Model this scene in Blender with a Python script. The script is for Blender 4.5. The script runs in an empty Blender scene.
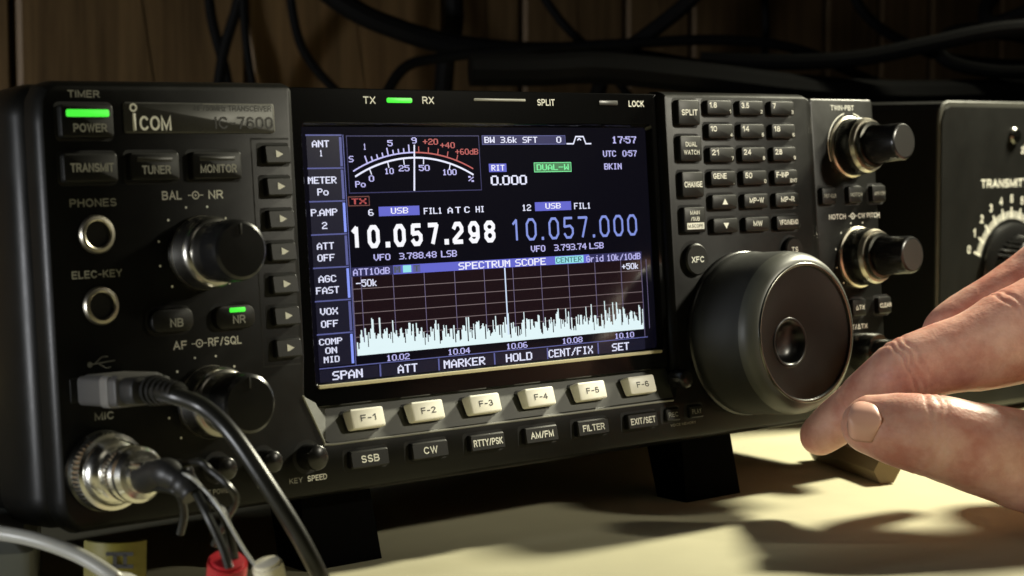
import bpy, math, random
from mathutils import Vector, Matrix
R = math.radians
random.seed(7)
S = 0.001                                   # all dimensions below are millimetres
sc = bpy.context.scene
col = sc.collection

# ------------------------------------------------------------------ camera
TILT = 0.0861413                            # the radio leans back on its front feet
cam = bpy.data.cameras.new('camera'); camo = bpy.data.objects.new('camera', cam); col.objects.link(camo)
camo.location = (-215.32*S, -431.38*S, 125.69*S)
camo.rotation_euler = (math.pi/2 - 0.0826736, 0, -0.7026734)
cam.sensor_width = 36; cam.lens = 1853.14/1024*36
cam.clip_start = 0.01; cam.clip_end = 50
cam.dof.use_dof = True; cam.dof.focus_distance = 0.575; cam.dof.aperture_fstop = 19
sc.camera = camo

# ------------------------------------------------------------------ world, lamps, exposure
w = bpy.data.worlds.new('World'); sc.world = w; w.use_nodes = True
w.node_tree.nodes['Background'].inputs[0].default_value = (1, .86, .62, 1)
w.node_tree.nodes['Background'].inputs[1].default_value = 0.002
def lamp(name, loc, target, power, color, typ='AREA', size=.05, size_y=None, spot=100, blend=.5):
    l = bpy.data.lights.new(name, typ); l.energy = power; l.color = color
    if typ == 'AREA':
        l.shape = 'RECTANGLE' if size_y else 'DISK'; l.size = size
        if size_y: l.size_y = size_y
    else:
        l.shadow_soft_size = size
        if typ == 'SPOT': l.spot_size = R(spot); l.spot_blend = blend
    o = bpy.data.objects.new(name, l); col.objects.link(o); o.location = Vector(loc)*S
    o.rotation_euler = (Vector(target)-Vector(loc)).to_track_quat('-Z', 'Y').to_euler()
    return o
lamp('desk_lamp', (650, -25, 395), (240, -15, 20), 29.0, (1, .955, .72), 'SPOT', .036, spot=78, blend=.65)
lamp('panel_fill', (530, -480, 330), (238, 0, 132), 10.0, (1, .94, .76), 'SPOT', .02, spot=32, blend=1.0)  # unseen fill added to brighten the panel legends and keys
lamp('soft_fill', (-150, -900, 900), (200, 0, 50), .22, (1, .93, .76), 'AREA', .45)  # weak unseen fill added over the front of the radio
lamp('left_edge_light', (-700, 40, 75), (0, 0, 60), 3.0, (.95, .97, 1), 'AREA', .035, .13)  # narrow unseen light added for the streak down the left edge
sc.view_settings.view_transform = 'Standard'; sc.view_settings.look = 'None'
sc.view_settings.exposure = 0; sc.view_settings.gamma = 1

# ------------------------------------------------------------------ materials
def mat(name, base=(.02,.02,.02), rough=.5, metal=0, emit=None, es=1, coat=0, bump=None, var=0, vscale=40, spec=.5, sss=0):
    m = bpy.data.materials.new(name); m.use_nodes = True; nt = m.node_tree; b = nt.nodes['Principled BSDF']
    b.inputs['Base Color'].default_value = (*base, 1); b.inputs['Roughness'].default_value = rough
    b.inputs['Metallic'].default_value = metal; b.inputs['Specular IOR Level'].default_value = spec
    if coat: b.inputs['Coat Weight'].default_value = coat; b.inputs['Coat Roughness'].default_value = .05
    if emit: b.inputs['Emission Color'].default_value = (*emit, 1); b.inputs['Emission Strength'].default_value = es
    tc = nt.nodes.new('ShaderNodeTexCoord')
    if bump:
        n = nt.nodes.new('ShaderNodeTexNoise'); n.inputs['Scale'].default_value = bump[0]; n.inputs['Detail'].default_value = 4
        bp = nt.nodes.new('ShaderNodeBump'); bp.inputs['Strength'].default_value = bump[1]; bp.inputs['Distance'].default_value = bump[2]*S
        nt.links.new(tc.outputs['Object'], n.inputs['Vector']); nt.links.new(n.outputs[0], bp.inputs['Height'])
        nt.links.new(bp.outputs[0], b.inputs['Normal'])
    if var:
        n = nt.nodes.new('ShaderNodeTexNoise'); n.inputs['Scale'].default_value = vscale; n.inputs['Detail'].default_value = 6; n.inputs['Roughness'].default_value = .65
        mx = nt.nodes.new('ShaderNodeMix'); mx.data_type = 'RGBA'
        mx.inputs[6].default_value = (*[c*(1-var) for c in base], 1); mx.inputs[7].default_value = (*[min(1, c*(1+var)) for c in base], 1)
        nt.links.new(tc.outputs['Object'], n.inputs['Vector']); nt.links.new(n.outputs[0], mx.inputs[0]); nt.links.new(mx.outputs[2], b.inputs['Base Color'])
        mr = nt.nodes.new('ShaderNodeMapRange'); mr.inputs['To Min'].default_value = max(0, rough-.1); mr.inputs['To Max'].default_value = min(1, rough+.12)
        nt.links.new(n.outputs[0], mr.inputs[0]); nt.links.new(mr.outputs[0], b.inputs['Roughness'])
    return m
M = {}
M['case'] = mat('case_black', (.0050,.0050,.0043), .34, spec=.22, bump=(2500,.35,.05), var=.25, vscale=60)
M['ledge'] = mat('ledge_grey', (.048,.050,.042), .40, bump=(2500,.3,.05), var=.15, vscale=60)
M['key'] = mat('key_black', (.008,.008,.007), .40, spec=.25, bump=(2500,.2,.04))
M['keyside'] = mat('key_gap', (.004,.004,.004), .7)
M['gloss'] = mat('bezel_gloss', (.003,.003,.003), .10, spec=.35)
M['rubber'] = mat('dial_rubber', (.020,.021,.019), .55, bump=(1800,.3,.05))
M['dialface'] = mat('dial_face', (.004,.0035,.003), .32, spec=.18, metal=.0, var=.2, vscale=50)
M['knob'] = mat('knob_black', (.009,.009,.009), .26)
M['knobcap'] = mat('knob_cap', (.035,.034,.031), .38, metal=.3)
M['chrome'] = mat('chrome', (.93,.90,.82), .20, metal=1, var=.15, vscale=300)
M['satin'] = mat('satin_metal', (.60,.56,.46), .34, metal=1)
M['dark_satin'] = mat('dark_metal_ring', (.13,.13,.115), .26, metal=1)
M['skirt'] = mat('knob_skirt', (.36,.35,.32), .27, metal=1)
M['hole'] = mat('hole_black', (.002,.002,.002), .8)
M['print'] = mat('legend_print', (.88,.88,.80), .6)
M['printdim'] = mat('legend_print_dimmed', (.30,.30,.26), .6)  # same print darkened: paints in the weaker light, mainly on the left
M['printblk'] = mat('legend_black', (.03,.03,.03), .6)
M['cream'] = mat('cream_key', (.95,.93,.82), .4, var=.05, vscale=200)
M['plate'] = mat('name_plate_grey', (.060,.060,.055), .36, metal=.3, var=.2, vscale=80)
M['green'] = mat('green_led', (.02,.2,.02), .4, emit=(.07,.92,.05), es=1.0)
M['ledoff'] = mat('unlit_led', (.05,.05,.045), .3)
M['ledslot'] = mat('unlit_led_bar', (.30,.30,.26), .35)
M['lcd'] = mat('lcd_background', (.003,.003,.004), .09, spec=.7, emit=(.0020,.0018,.0050), es=1)
EM = {'W':(.78,.80,1.0), 'L':(.50,.48,.90), 'D':(.20,.27,.72), 'B':(.92,.92,.98), 'W2':(.86,.86,1.0), 'R':(.42,.035,.045), 'G':(.16,.85,.32), 'DM':(.05,.07,.08), 'CY':(.02,.12,.14)}
for k, c in EM.items(): M['e'+k] = mat('lcd_text_'+k, (.01,.01,.01), .3, emit=c, es=1)
M['eBlue'] = mat('lcd_blue', (.01,.01,.02), .2, emit=(.12,.13,.60), es=1)
M['eBlueD'] = mat('lcd_blue_dim', (.01,.01,.02), .2, emit=(.022,.022,.09), es=1)
M['eEdge'] = mat('lcd_box_edge', (.01,.01,.02), .2, emit=(.10,.11,.30), es=1)
M['eEdgeB'] = mat('lcd_box_edge_bright', (.01,.01,.02), .2, emit=(.25,.33,.95), es=1)
M['eBox'] = mat('lcd_box', (.01,.01,.02), .2, emit=(.004,.004,.014), es=1)
M['eScope'] = mat('lcd_scope', (.006,.004,.004), .10, spec=1.0, emit=(.009,.0035,.006), es=1)
M['eGrid'] = mat('lcd_grid', (.01,.01,.01), .3, emit=(.16,.12,.13), es=1)
M['eGridV'] = mat('lcd_grid_vertical', (.01,.01,.01), .3, emit=(.11,.09,.19), es=1)
M['eTrace'] = mat('lcd_trace', (.01,.01,.01), .3, emit=(.74,.90,.93), es=1)
M['eSpike'] = mat('lcd_spike', (.01,.01,.01), .3, emit=(.62,.75,.98), es=1)
M['eCy'] = mat('lcd_cyan_box', (.01,.01,.01), .3, emit=(.28,.75,.80), es=1)
M['eGreenBox'] = mat('lcd_green_box', (.01,.01,.01), .3, emit=(.015,.16,.05), es=1)
M['eRedD'] = mat('lcd_red_box', (.01,.01,.01), .3, emit=(.10,.010,.012), es=1)
M['cable'] = mat('cable_black', (.014,.014,.011), .32)
M['cable_far'] = mat('cable_far_black', (.003,.003,.003), .7, spec=.15)
M['cable_grey'] = mat('cable_light_grey', (.42,.42,.38), .35)
M['usbgrey'] = mat('usb_grey', (.075,.073,.070), .42, bump=(900,.2,.05))
M['boot'] = mat('boot_black', (.016,.016,.015), .45)
M['red'] = mat('red_plastic', (.45,.014,.022), .45)
M['whitep'] = mat('white_plastic', (.85,.80,.62), .45)
M['yellow'] = mat('yellow_tape', (.16,.14,.015), .5)
M['greybox'] = mat('grey_plain', (.16,.17,.15), .5, var=.2, vscale=30)
M['tuner'] = mat('tuner_black', (.007,.007,.0065), .45, spec=.2, bump=(1500,.4,.06), var=.3, vscale=40)
M['tunedge'] = mat('tuner_trim', (.05,.05,.044), .38, var=.2, vscale=60)
M['foot'] = mat('foot_rubber', (.0015,.0015,.0015), .9, spec=.05)
M['tan'] = mat('tan_block', (.20,.145,.075), .5, var=.35, vscale=60)

def wood_mat():
    m = mat('wood_panelling', (.1,.06,.03), .55); nt = m.node_tree; b = nt.nodes['Principled BSDF']
    tc = nt.nodes.new('ShaderNodeTexCoord'); mp = nt.nodes.new('ShaderNodeMapping'); mp.inputs['Scale'].default_value = (1, 1, .05)
    n = nt.nodes.new('ShaderNodeTexNoise'); n.inputs['Scale'].default_value = 120; n.inputs['Detail'].default_value = 8; n.inputs['Roughness'].default_value = .7
    n2 = nt.nodes.new('ShaderNodeTexNoise'); n2.inputs['Scale'].default_value = 9; n2.inputs['Detail'].default_value = 3
    r = nt.nodes.new('ShaderNodeValToRGB'); r.color_ramp.elements[0].color = (.075,.045,.020,1); r.color_ramp.elements[1].color = (.33,.21,.095,1)
    r.color_ramp.elements[0].position = .32; r.color_ramp.elements[1].position = .70
    mx = nt.nodes.new('ShaderNodeMath'); mx.operation = 'MULTIPLY_ADD'; mx.inputs[1].default_value = .35
    mm = nt.nodes.new('ShaderNodeMath'); mm.operation = 'MULTIPLY'; mm.inputs[1].default_value = .65
    L = nt.links.new
    L(tc.outputs['Object'], mp.inputs[0]); L(mp.outputs[0], n.inputs['Vector']); L(mp.outputs[0], n2.inputs['Vector'])
    L(n.outputs[0], mm.inputs[0]); L(n2.outputs[0], mx.inputs[0]); L(mm.outputs[0], mx.inputs[2]); L(mx.outputs[0], r.inputs[0]); L(r.outputs[0], b.inputs['Base Color'])
    return m
M['wood'] = wood_mat()
def desk_mat():
    m = mat('desk_laminate', (.58,.545,.37), .5, bump=(700,.3,.12), var=.10, vscale=22, spec=.25); return m
M['desk'] = desk_mat()
def skin_mat():
    m = mat('skin', (.55,.30,.19), .46, spec=.4); nt = m.node_tree; b = nt.nodes['Principled BSDF']; L = nt.links.new
    tc = nt.nodes.new('ShaderNodeTexCoord')
    n = nt.nodes.new('ShaderNodeTexNoise'); n.inputs['Scale'].default_value = 70; n.inputs['Detail'].default_value = 8; n.inputs['Roughness'].default_value = .6
    r = nt.nodes.new('ShaderNodeValToRGB'); r.color_ramp.elements[0].color = (.56,.235,.175,1); r.color_ramp.elements[1].color = (.78,.47,.37,1)
    r.color_ramp.elements[0].position = .35; r.color_ramp.elements[1].position = .66
    L(tc.outputs['Object'], n.inputs['Vector']); L(n.outputs[0], r.inputs[0]); L(r.outputs[0], b.inputs['Base Color'])
    b.inputs['Subsurface Weight'].default_value = .35; b.inputs['Subsurface Radius'].default_value = (1, .35, .2); b.inputs['Subsurface Scale'].default_value = .004
    v = nt.nodes.new('ShaderNodeTexVoronoi'); v.inputs['Scale'].default_value = 900
    n3 = nt.nodes.new('ShaderNodeTexNoise'); n3.inputs['Scale'].default_value = 260; n3.inputs['Detail'].default_value = 6
    b1 = nt.nodes.new('ShaderNodeBump'); b1.inputs['Strength'].default_value = .2; b1.inputs['Distance'].default_value = .0003
    b2 = nt.nodes.new('ShaderNodeBump'); b2.inputs['Strength'].default_value = .22; b2.inputs['Distance'].default_value = .0006
    L(tc.outputs['Object'], v.inputs['Vector']); L(tc.outputs['Object'], n3.inputs['Vector'])
    L(v.outputs[0], b1.inputs['Height']); L(n3.outputs[0], b2.inputs['Height']); L(b1.outputs[0], b2.inputs['Normal']); L(b2.outputs[0], b.inputs['Normal'])
    return m
M['skin'] = skin_mat()
M['nail'] = mat('nail', (.76,.43,.34), .36)

# ------------------------------------------------------------------ mesh helpers
# panel coordinates (u right, v up, h out of the panel) become local (u, -h, v)
def P(u, v, h=0): return Vector((u, -h, v))
def rr(u, v, w_, h_, r, n=4):
    r = min(r, w_/2-.01, h_/2-.01); out = []
    for cx, cy, a0 in ((u+w_/2-r, v+h_/2-r, 0), (u-w_/2+r, v+h_/2-r, 90), (u-w_/2+r, v-h_/2+r, 180), (u+w_/2-r, v-h_/2+r, 270)):
        for i in range(n+1):
            a = R(a0+90*i/n); out.append((cx+r*math.cos(a), cy+r*math.sin(a)))
    return out
def inset(poly, d):
    if abs(d) < 1e-9: return list(poly)
    n = len(poly); out = []
    for i in range(n):
        p0, p, p1 = poly[i-1], poly[i], poly[(i+1) % n]
        a = Vector((p[0]-p0[0], p[1]-p0[1])); b = Vector((p1[0]-p[0], p1[1]-p[1]))
        if a.length < 1e-6: a = b
        if b.length < 1e-6: b = a
        a.normalize(); b.normalize(); na = Vector((-a.y, a.x)); nb = Vector((-b.y, b.x)); m = na+nb
        if m.length < 1e-6: m = na
        m.normalize(); k = d/max(.35, m.dot(na)); out.append((p[0]+m.x*k, p[1]+m.y*k))
    return out
class MB:
    def __init__(s): s.v = []; s.f = []
    def add(s, pts): i = len(s.v); s.v += [Vector(p) for p in pts]; return i
    def loft(s, loops, cap0=True, cap1=True, closed=True):
        n = len(loops[0]); ids = [s.add(l) for l in loops]
        for a, b in zip(ids, ids[1:]):
            for i in range(n if closed else n-1):
                j = (i+1) % n; s.f.append((a+i, a+j, b+j, b+i))
        if cap0: s.f.append(tuple(ids[0]+i for i in reversed(range(n))))
        if cap1: s.f.append(tuple(ids[-1]+i for i in range(n)))
        return s
    def prism(s, poly, levels, cap0=True):            # levels: (h, inset)
        return s.loft([[P(x, y, h) for x, y in inset(poly, d)] for h, d in levels], cap0, True)
    def rbox(s, u, v, w_, h_, h0, h1, r=.8, ch=.4, n=4):
        return s.prism(rr(u, v, w_, h_, r, n), [(h0, 0), (h1-ch, 0), (h1-ch*.3, ch*.3), (h1, ch)])
    def quad(s, a, b, c, d): i = s.add([a, b, c, d]); s.f.append((i, i+1, i+2, i+3)); return s
    def rect(s, u0, u1, v0, v1, h): return s.quad(P(u0,v0,h), P(u1,v0,h), P(u1,v1,h), P(u0,v1,h))
    def lathe(s, u, v, prof, seg=48, knurl=None, cap0=False, cap1=True):
        loops = []
        for k, (r, h) in enumerate(prof):
            l = []
            for i in range(seg):
                a = 2*math.pi*i/seg; rr_ = r
                if knurl and k in knurl[0] and i % 2: rr_ = r-knurl[1]
                l.append(P(u+rr_*math.cos(a), v+rr_*math.sin(a), h))
            loops.append(l)
        return s.loft(loops, cap0, cap1)
    def box(s, x0, x1, y0, y1, z0, z1, b=0):
        if b: 
            loops = []
            for z, d in ((z0, b), (z0+b, 0), (z1-b, 0), (z1, b)):
                x, y = (x0+x1)/2, (y0+y1)/2
                loops.append([(px, py, z) for px, py in rr(x, y, x1-x0-2*d, y1-y0-2*d, b, 2)])
            return s.loft(loops)
        return s.loft([[(x0,y0,z),(x1,y0,z),(x1,y1,z),(x0,y1,z)] for z in (z0, z1)])
    def tube(s, path, rad, seg=12, sub=6, flat=1):
        pts = [Vector(p) for p in path]
        if len(pts) > 2 and sub > 1:
            out = []; rads = []; n = len(pts)
            for i in range(n-1):
                p0 = pts[max(0,i-1)]; p1 = pts[i]; p2 = pts[i+1]; p3 = pts[min(n-1,i+2)]
                for k in range(sub):
                    t = k/sub
                    out.append(.5*((2*p1)+(p2-p0)*t+(2*p0-5*p1+4*p2-p3)*t*t+(3*p1-p0-3*p2+p3)*t**3))
                    rads.append((i+t)/(n-1))
            out.append(pts[-1]); rads.append(1); pts = out
        else: rads = [i/(len(pts)-1) for i in range(len(pts))]
        rf = rad if callable(rad) else (lambda t: rad)
        up = Vector((0,0,1)); loops = []; prev = None
        for i, p in enumerate(pts):
            d = (pts[min(i+1,len(pts)-1)]-pts[max(i-1,0)]).normalized()
            if prev is None: a = d.cross(up if abs(d.z) < .9 else Vector((1,0,0))).normalized()
            else: a = (prev - d*prev.dot(d)).normalized()
            prev = a; b = d.cross(a); r = rf(rads[i])
            loops.append([p+(a*math.cos(2*math.pi*k/seg)+b*math.sin(2*math.pi*k/seg)*flat)*r for k in range(seg)])
        return s.loft(loops)
    def build(s, name, material, parent=None, smooth=True, ang=35, recalc=True):
        me = bpy.data.meshes.new(name); me.from_pydata([tuple(p*S) for p in s.v], [], s.f); me.validate()
        if recalc:
            import bmesh
            bm = bmesh.new(); bm.from_mesh(me); bmesh.ops.recalc_face_normals(bm, faces=bm.faces); bm.to_mesh(me); bm.free()
        me.materials.append(M[material] if isinstance(material, str) else material)
        if smooth:
            me.polygons.foreach_set('use_smooth', [True]*len(me.polygons)); me.set_sharp_from_angle(angle=R(ang))
        o = bpy.data.objects.new(name, me); col.objects.link(o)
        if parent: o.parent = parent
        return o
def empty(name, loc=(0,0,0), rot=(0,0,0)):
    o = bpy.data.objects.new(name, None); col.objects.link(o); o.location = Vector(loc)*S; o.rotation_euler = rot
    o.empty_display_size = .02; return o
def tag(o, label, cat=None, group=None):
    o['label'] = label
    if cat: o['category'] = cat
    if group: o['group'] = group
    return o
# stroke lettering: every letter is a set of pen paths in a box one unit high; small letters mark rounded corners
def _arc(cx, cy, rx, ry, a0, a1, n=7): return [(cx+rx*math.cos(R(a0+(a1-a0)*i/n)), cy+ry*math.sin(R(a0+(a1-a0)*i/n))) for i in range(n+1)]
LT = {
 'A': (.74, [[(0,0),(.37,1),(.74,0)], [(.13,.34),(.61,.34)]]),
 'B': (.66, [[(0,0),(0,1),(.36,1)]+_arc(.36,.76,.26,.24,90,-90)+[(0,.52)], [(.38,.52)]+_arc(.38,.26,.28,.26,90,-90)+[(0,0)]]),
 'C': (.72, [_arc(.37,.5,.37,.5,42,318,18)]),
 'D': (.70, [[(0,0),(0,1),(.28,1)]+_arc(.28,.5,.42,.5,90,-90,14)+[(0,0)]]),
 'E': (.58, [[(.58,1),(0,1),(0,0),(.58,0)], [(0,.52),(.52,.52)]]),
 'F': (.55, [[(.55,1),(0,1),(0,0)], [(0,.52),(.48,.52)]]),
 'G': (.76, [_arc(.38,.5,.38,.5,42,340,18)+[(.74,.46),(.42,.46)]]),
 'H': (.66, [[(0,0),(0,1)], [(.66,0),(.66,1)], [(0,.52),(.66,.52)]]),
 'I': (.0, [[(0,0),(0,1)]]), 'J': (.5, [[(.5,1),(.5,.26)]+_arc(.25,.26,.25,.26,0,-180)]),
 'K': (.64, [[(0,0),(0,1)], [(.60,1),(0,.40)], [(.20,.60),(.64,0)]]),
 'L': (.52, [[(0,1),(0,0),(.52,0)]]),
 'M': (.82, [[(0,0),(0,1),(.41,.08),(.82,1),(.82,0)]]),
 'N': (.66, [[(0,0),(0,1),(.66,0),(.66,1)]]),
 'O': (.78, [_arc(.39,.5,.39,.5,0,360,24)]),
 'P': (.62, [[(0,0),(0,1),(.36,1)]+_arc(.36,.73,.26,.27,90,-90)+[(0,.46)]]),
 'R': (.66, [[(0,0),(0,1),(.38,1)]+_arc(.38,.74,.26,.26,90,-90)+[(0,.48)], [(.38,.48),(.66,0)]]),
 'Q': (.78, [_arc(.39,.5,.39,.5,0,360,24), [(.45,.25),(.76,-.04)]]),
 'S': (.62, [_arc(.31,.74,.29,.26,30,270,12)+_arc(.31,.25,.31,.25,90,-150,12)]),
 'T': (.64, [[(0,1),(.64,1)], [(.32,1),(.32,0)]]),
 'U': (.66, [[(0,1),(0,.32)]+_arc(.33,.32,.33,.32,180,360,12)+[(.66,1)]]),
 'V': (.70, [[(0,1),(.35,0),(.70,1)]]),
 'W': (1.0, [[(0,1),(.25,0),(.50,1),(.75,0),(1.0,1)]]),
 'X': (.66, [[(0,0),(.66,1)], [(0,1),(.66,0)]]), 'Y': (.68, [[(0,1),(.34,.46),(.68,1)], [(.34,.46),(.34,0)]]), 'Z': (.6, [[(0,1),(.6,1),(0,0),(.6,0)]]),
 'z': (.45, [[(0,.68),(.45,.68),(0,0),(.45,0)]]),
 '0': (.54, [[(.54,.30)]+_arc(.27,.70,.27,.30,0,180,10)+_arc(.27,.30,.27,.30,180,360,10)]),
 '1': (.24, [[(0,.78),(.24,1),(.24,0)]]),
 '2': (.54, [_arc(.27,.73,.26,.27,165,-20,10)+[(0,0),(.55,0)]]),
 '3': (.54, [_arc(.26,.76,.24,.24,150,-80,10), _arc(.26,.27,.28,.27,85,-155,12)]),
 '4': (.58, [[(.44,0),(.44,1),(0,.28),(.60,.28)]]),
 '5': (.54, [[(.50,1),(.09,1),(.04,.52)]+_arc(.26,.31,.28,.31,115,-150,12)]),
 '6': (.54, [_arc(.28,.72,.25,.28,30,160,8)+[(0,.34)]+_arc(.27,.30,.27,.30,180,540,16)]),
 '7': (.52, [[(0,1),(.52,1),(.18,0)]]),
 '8': (.54, [_arc(.27,.76,.23,.24,-90,270,16), _arc(.27,.27,.27,.27,90,450,16)]),
 '9': (.54, [_arc(.27,.70,.27,.30,0,360,16)+[(.54,.66)]+_arc(.26,.28,.25,.28,10,-150,8)]),
 '-': (.34, [[(0,.44),(.34,.44)]]), '/': (.38, [[(0,-.02),(.38,1.02)]]), '.': (.0, [[(0,0),(0,.03)]]), '+': (.5, [[(0,.45),(.5,.45)], [(.25,.2),(.25,.7)]]),
 '\u0394': (.72, [[(0,0),(.36,1),(.72,0),(0,0)]]), 'e': (.5, [_arc(.25,.33,.25,.33,0,320,12)]),
}
def text(s, u, v, h, cap, width=None, m='print', parent=None, name='legend', bold=0., align='C', rot=0, weight=.17):
    th = weight*cap*(.88 if cap < 1.75 else 1); x = 0; plan = []; gap = .30
    for c in s:
        if c == ' ': x += .42; continue
        w_, st = LT[c]; plan.append((x, st)); x += w_+gap
    x -= gap; full = x+weight
    ky = cap-th; kx = (width-th)/x if (width and x > .01) else ky
    ca, sa = math.cos(rot), math.sin(rot); b = MB(); z = 0
    for x0, st in plan:
        for path in st:
            pts = [((x0+p-x/2)*kx, (q-.5)*ky) for p, q in path]
            n = len(pts); Lp = []; Rp = []
            for i in range(n):
                a = Vector(pts[max(0,i-1)]); c_ = Vector(pts[min(n-1,i+1)]); p = Vector(pts[i])
                d0 = (p-a) if i else (c_-p); d1 = (c_-p) if i < n-1 else (p-a)
                if d0.length < 1e-6: d0 = d1
                if d1.length < 1e-6: d1 = d0
                d0 = d0.normalized(); d1 = d1.normalized(); n0 = Vector((-d0.y,d0.x)); n1 = Vector((-d1.y,d1.x)); mm = n0+n1
                mm = n0 if mm.length < .05 else mm.normalized(); k = th/2/max(.45, mm.dot(n0))
                e = Vector((0,0))
                if i == 0: e = -d1*th*.45
                if i == n-1: e = d0*th*.45
                if i and i < n-1: e = e*0
                Lp.append(p+mm*k+e); Rp.append(p-mm*k+e)
            z += .0008
            for i in range(n-1):
                b.quad(*[P(u+q.x*ca-q.y*sa, v+q.x*sa+q.y*ca, h+z) for q in (Rp[i], Rp[i+1], Lp[i+1], Lp[i])])
    return b.build(name, m, parent, smooth=False, recalc=False)
def fan(pts, name, m, parent): return MB().loft([pts], False, True).build(name, m, parent, smooth=False, recalc=False)

# ------------------------------------------------------------------ setting: desk and wall
o = MB().box(-900, 1400, -900, 462, -25, 0).build('desk_top', 'desk', smooth=False); o['kind'] = 'structure'
t = MB(); x = -700
while x < 1800:                                  # boards of unequal width, each with a bevelled groove
    wd = random.choice((62, 90, 108, 140)); t.prism(rr(x+wd/2, 220, wd-4.0, 900, .3, 1), [(-470, 0), (-464, 0), (-462, 2)]); x += wd
o = t.build('wall', 'wood', smooth=False); o['kind'] = 'structure'
o = MB().box(-900, 1800, 471.5, 480, -230, 670).build('wall_backing', 'keyside', smooth=False); o['kind'] = 'structure'

# ------------------------------------------------------------------ the radio
radio = empty('radio_transceiver', (0, 0, 24), (-TILT, 0, 0))
tag(radio, 'black amateur radio transceiver with lit colour screen, keypad and large tuning dial', 'radio')
# chassis (outer case behind the front)
c = MB()
out0 = rr(171, 58, 350, 117, 9, 6)
c.prism(inset(out0, 3), [(-240, 1.5), (-238, 0), (-30, 0)])
c.build('case', 'case', radio)
c = MB(); c.prism(rr(171, 58, 350, 117.4, 9, 8), [(-30, .8), (-28, 0), (-16, 0), (-13, .3), (-10.5, 1), (-8.6, 2.2), (-7.2, 3.8), (-6.7, 5.2)])
c.build('front_frame', 'case', radio)
# side carrying handle (left)
c = MB(); c.tube([(-4, 40, 96), (-10, 48, 97), (-15, 62, 97), (-16, 110, 97), (-15, 160, 97), (-10, 174, 97), (-4, 182, 97)], 6.5, 12)
hd = c.build('side_handle', 'case', radio)
# U shaped front panel: left section, lower strip, keypad section
U = [(4,2),(8,.2),(12,0)]
poly = [(5,0),(297,0),(299.5,2),(299.5,112),(298.5,114.6),(296,115.6),(225.5,115.6),(224.6,114.8),(224.6,22.5),(222,14.6),(83.5,14.4),(81.6,15),(75.6,27.6),(76.4,40),(77,114.4),(76.4,115.4),(75.4,115.8),(5,115.2),(2,114),(.4,111),(0,105),(0,8),(.6,4.6),(2.4,1.6)]
front = MB().prism(poly, [(-7, -1.3), (-3.6, -1.1), (-1.9, -.6), (-.8, .0), (-.2, .6), (0, 1.3)]).build('front_panel', 'case', radio, ang=25)
kp = MB().prism(rr(318.3, 57.8, 36.5, 115.2, 2.2, 5), [(-7, 0), (-3.2, 0), (-2.4, .3), (-2, 1)]).build('knob_panel', 'case', radio)
# thin raised line around the arrow-key column, as moulded on the panel
ln = MB()
ln.rect(62.6, 74.8, 100.6, 101.1, .03); ln.rect(62.6, 74.8, 37.2, 37.7, .03); ln.rect(62.2, 62.6, 37.2, 101.1, .03)
ln.build('moulded_line', 'keyside', front, smooth=False)
# function key ledge: sloped strip under the display
lg = MB()
lg.quad(P(81.7,13.7,-.25), P(224.4,13.7,-.25), P(224.4,24.2,-5), P(85.5,24.2,-5))
lg.quad(P(74.6,27.6,-.25), P(81.7,13.7,-.25), P(85.5,24.2,-5), P(79.6,27.6,-5))
ledge = lg.build('function_key_ledge', 'ledge', radio, ang=20)
MB().tube([P(74.7,28.4,-.2), P(77.6,22.2,-.15), P(81.0,14.9,-.15), P(82.6,13.7,-.15), P(100,13.55,-.15), P(160,13.5,-.15), P(221.5,13.5,-.15)], .38, 8, 4).build('ledge_lip', M.setdefault('lip', mat('ledge_lip', (.22,.22,.185), .35)), ledge)  # lighter tone paints the bright line of light along the ledge edge

# display bezel: glossy ring, sloped recess walls, screen inside
bz = MB()
NO = rr(151, 70, 147, 91.6, .8, 6); NI = rr(151.3, 67.6, 139.5, 76.0, 1.6, 6); NS = rr(151.3, 67.9, 137.6, 73.6, 1.2, 6)
bz.loft([[P(x,y,-6.5) for x,y in NO], [P(x,y,-3.2) for x,y in NO], [P(x,y,-3) for x,y in inset(NO,.3)], [P(x,y,-3) for x,y in inset(NI,-.25)], [P(x,y,-3.2) for x,y in NI], [P(x,y,-5.05) for x,y in NS]], False, False)
bezel = bz.build('display_bezel', 'gloss', radio, ang=25)
MB().prism(rr(151.3, 29.95, 138.2, 1.05, .5, 4), [(-5.0, 0), (-2.9, 0), (-2.7, .15)]).build('screen_sill', M.setdefault('sill', mat('sill_lit', (.62,.56,.36), .4)), bezel)  # pale colour paints in the light caught by this upward ledge
screen = MB().prism(NS, [(-6.0, 0), (-5.0, 0)]).build('screen', 'lcd', radio, smooth=False)
HS = -4.93
# bezel markings
MB().rbox(116.8, 112.45, 9.4, 1.5, -3, -2.75, .6, .1).build('status_light', 'green', bezel)
MB().rbox(155.8, 113.05, 21, .8, -3, -2.85, .3, .1).build('status_light', 'ledslot', bezel)
MB().rbox(202, 112.65, 8.4, 1.5, -3, -2.85, .4, .1).build('status_light', 'ledoff', bezel)
text('TX', 105.8, 112.4, -2.93, 2.2, 4.4, 'print', bezel, bold=.015); text('RX', 127.6, 112.6, -2.93, 2.2, 4.4, 'print', bezel, bold=.015)
text('SPLIT', 174.8, 112.5, -2.93, 2.1, 7.4, 'print', bezel, bold=.015); text('LOCK', 214.6, 112.5, -2.93, 2.1, 7.0, 'print', bezel, bold=.015)

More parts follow.
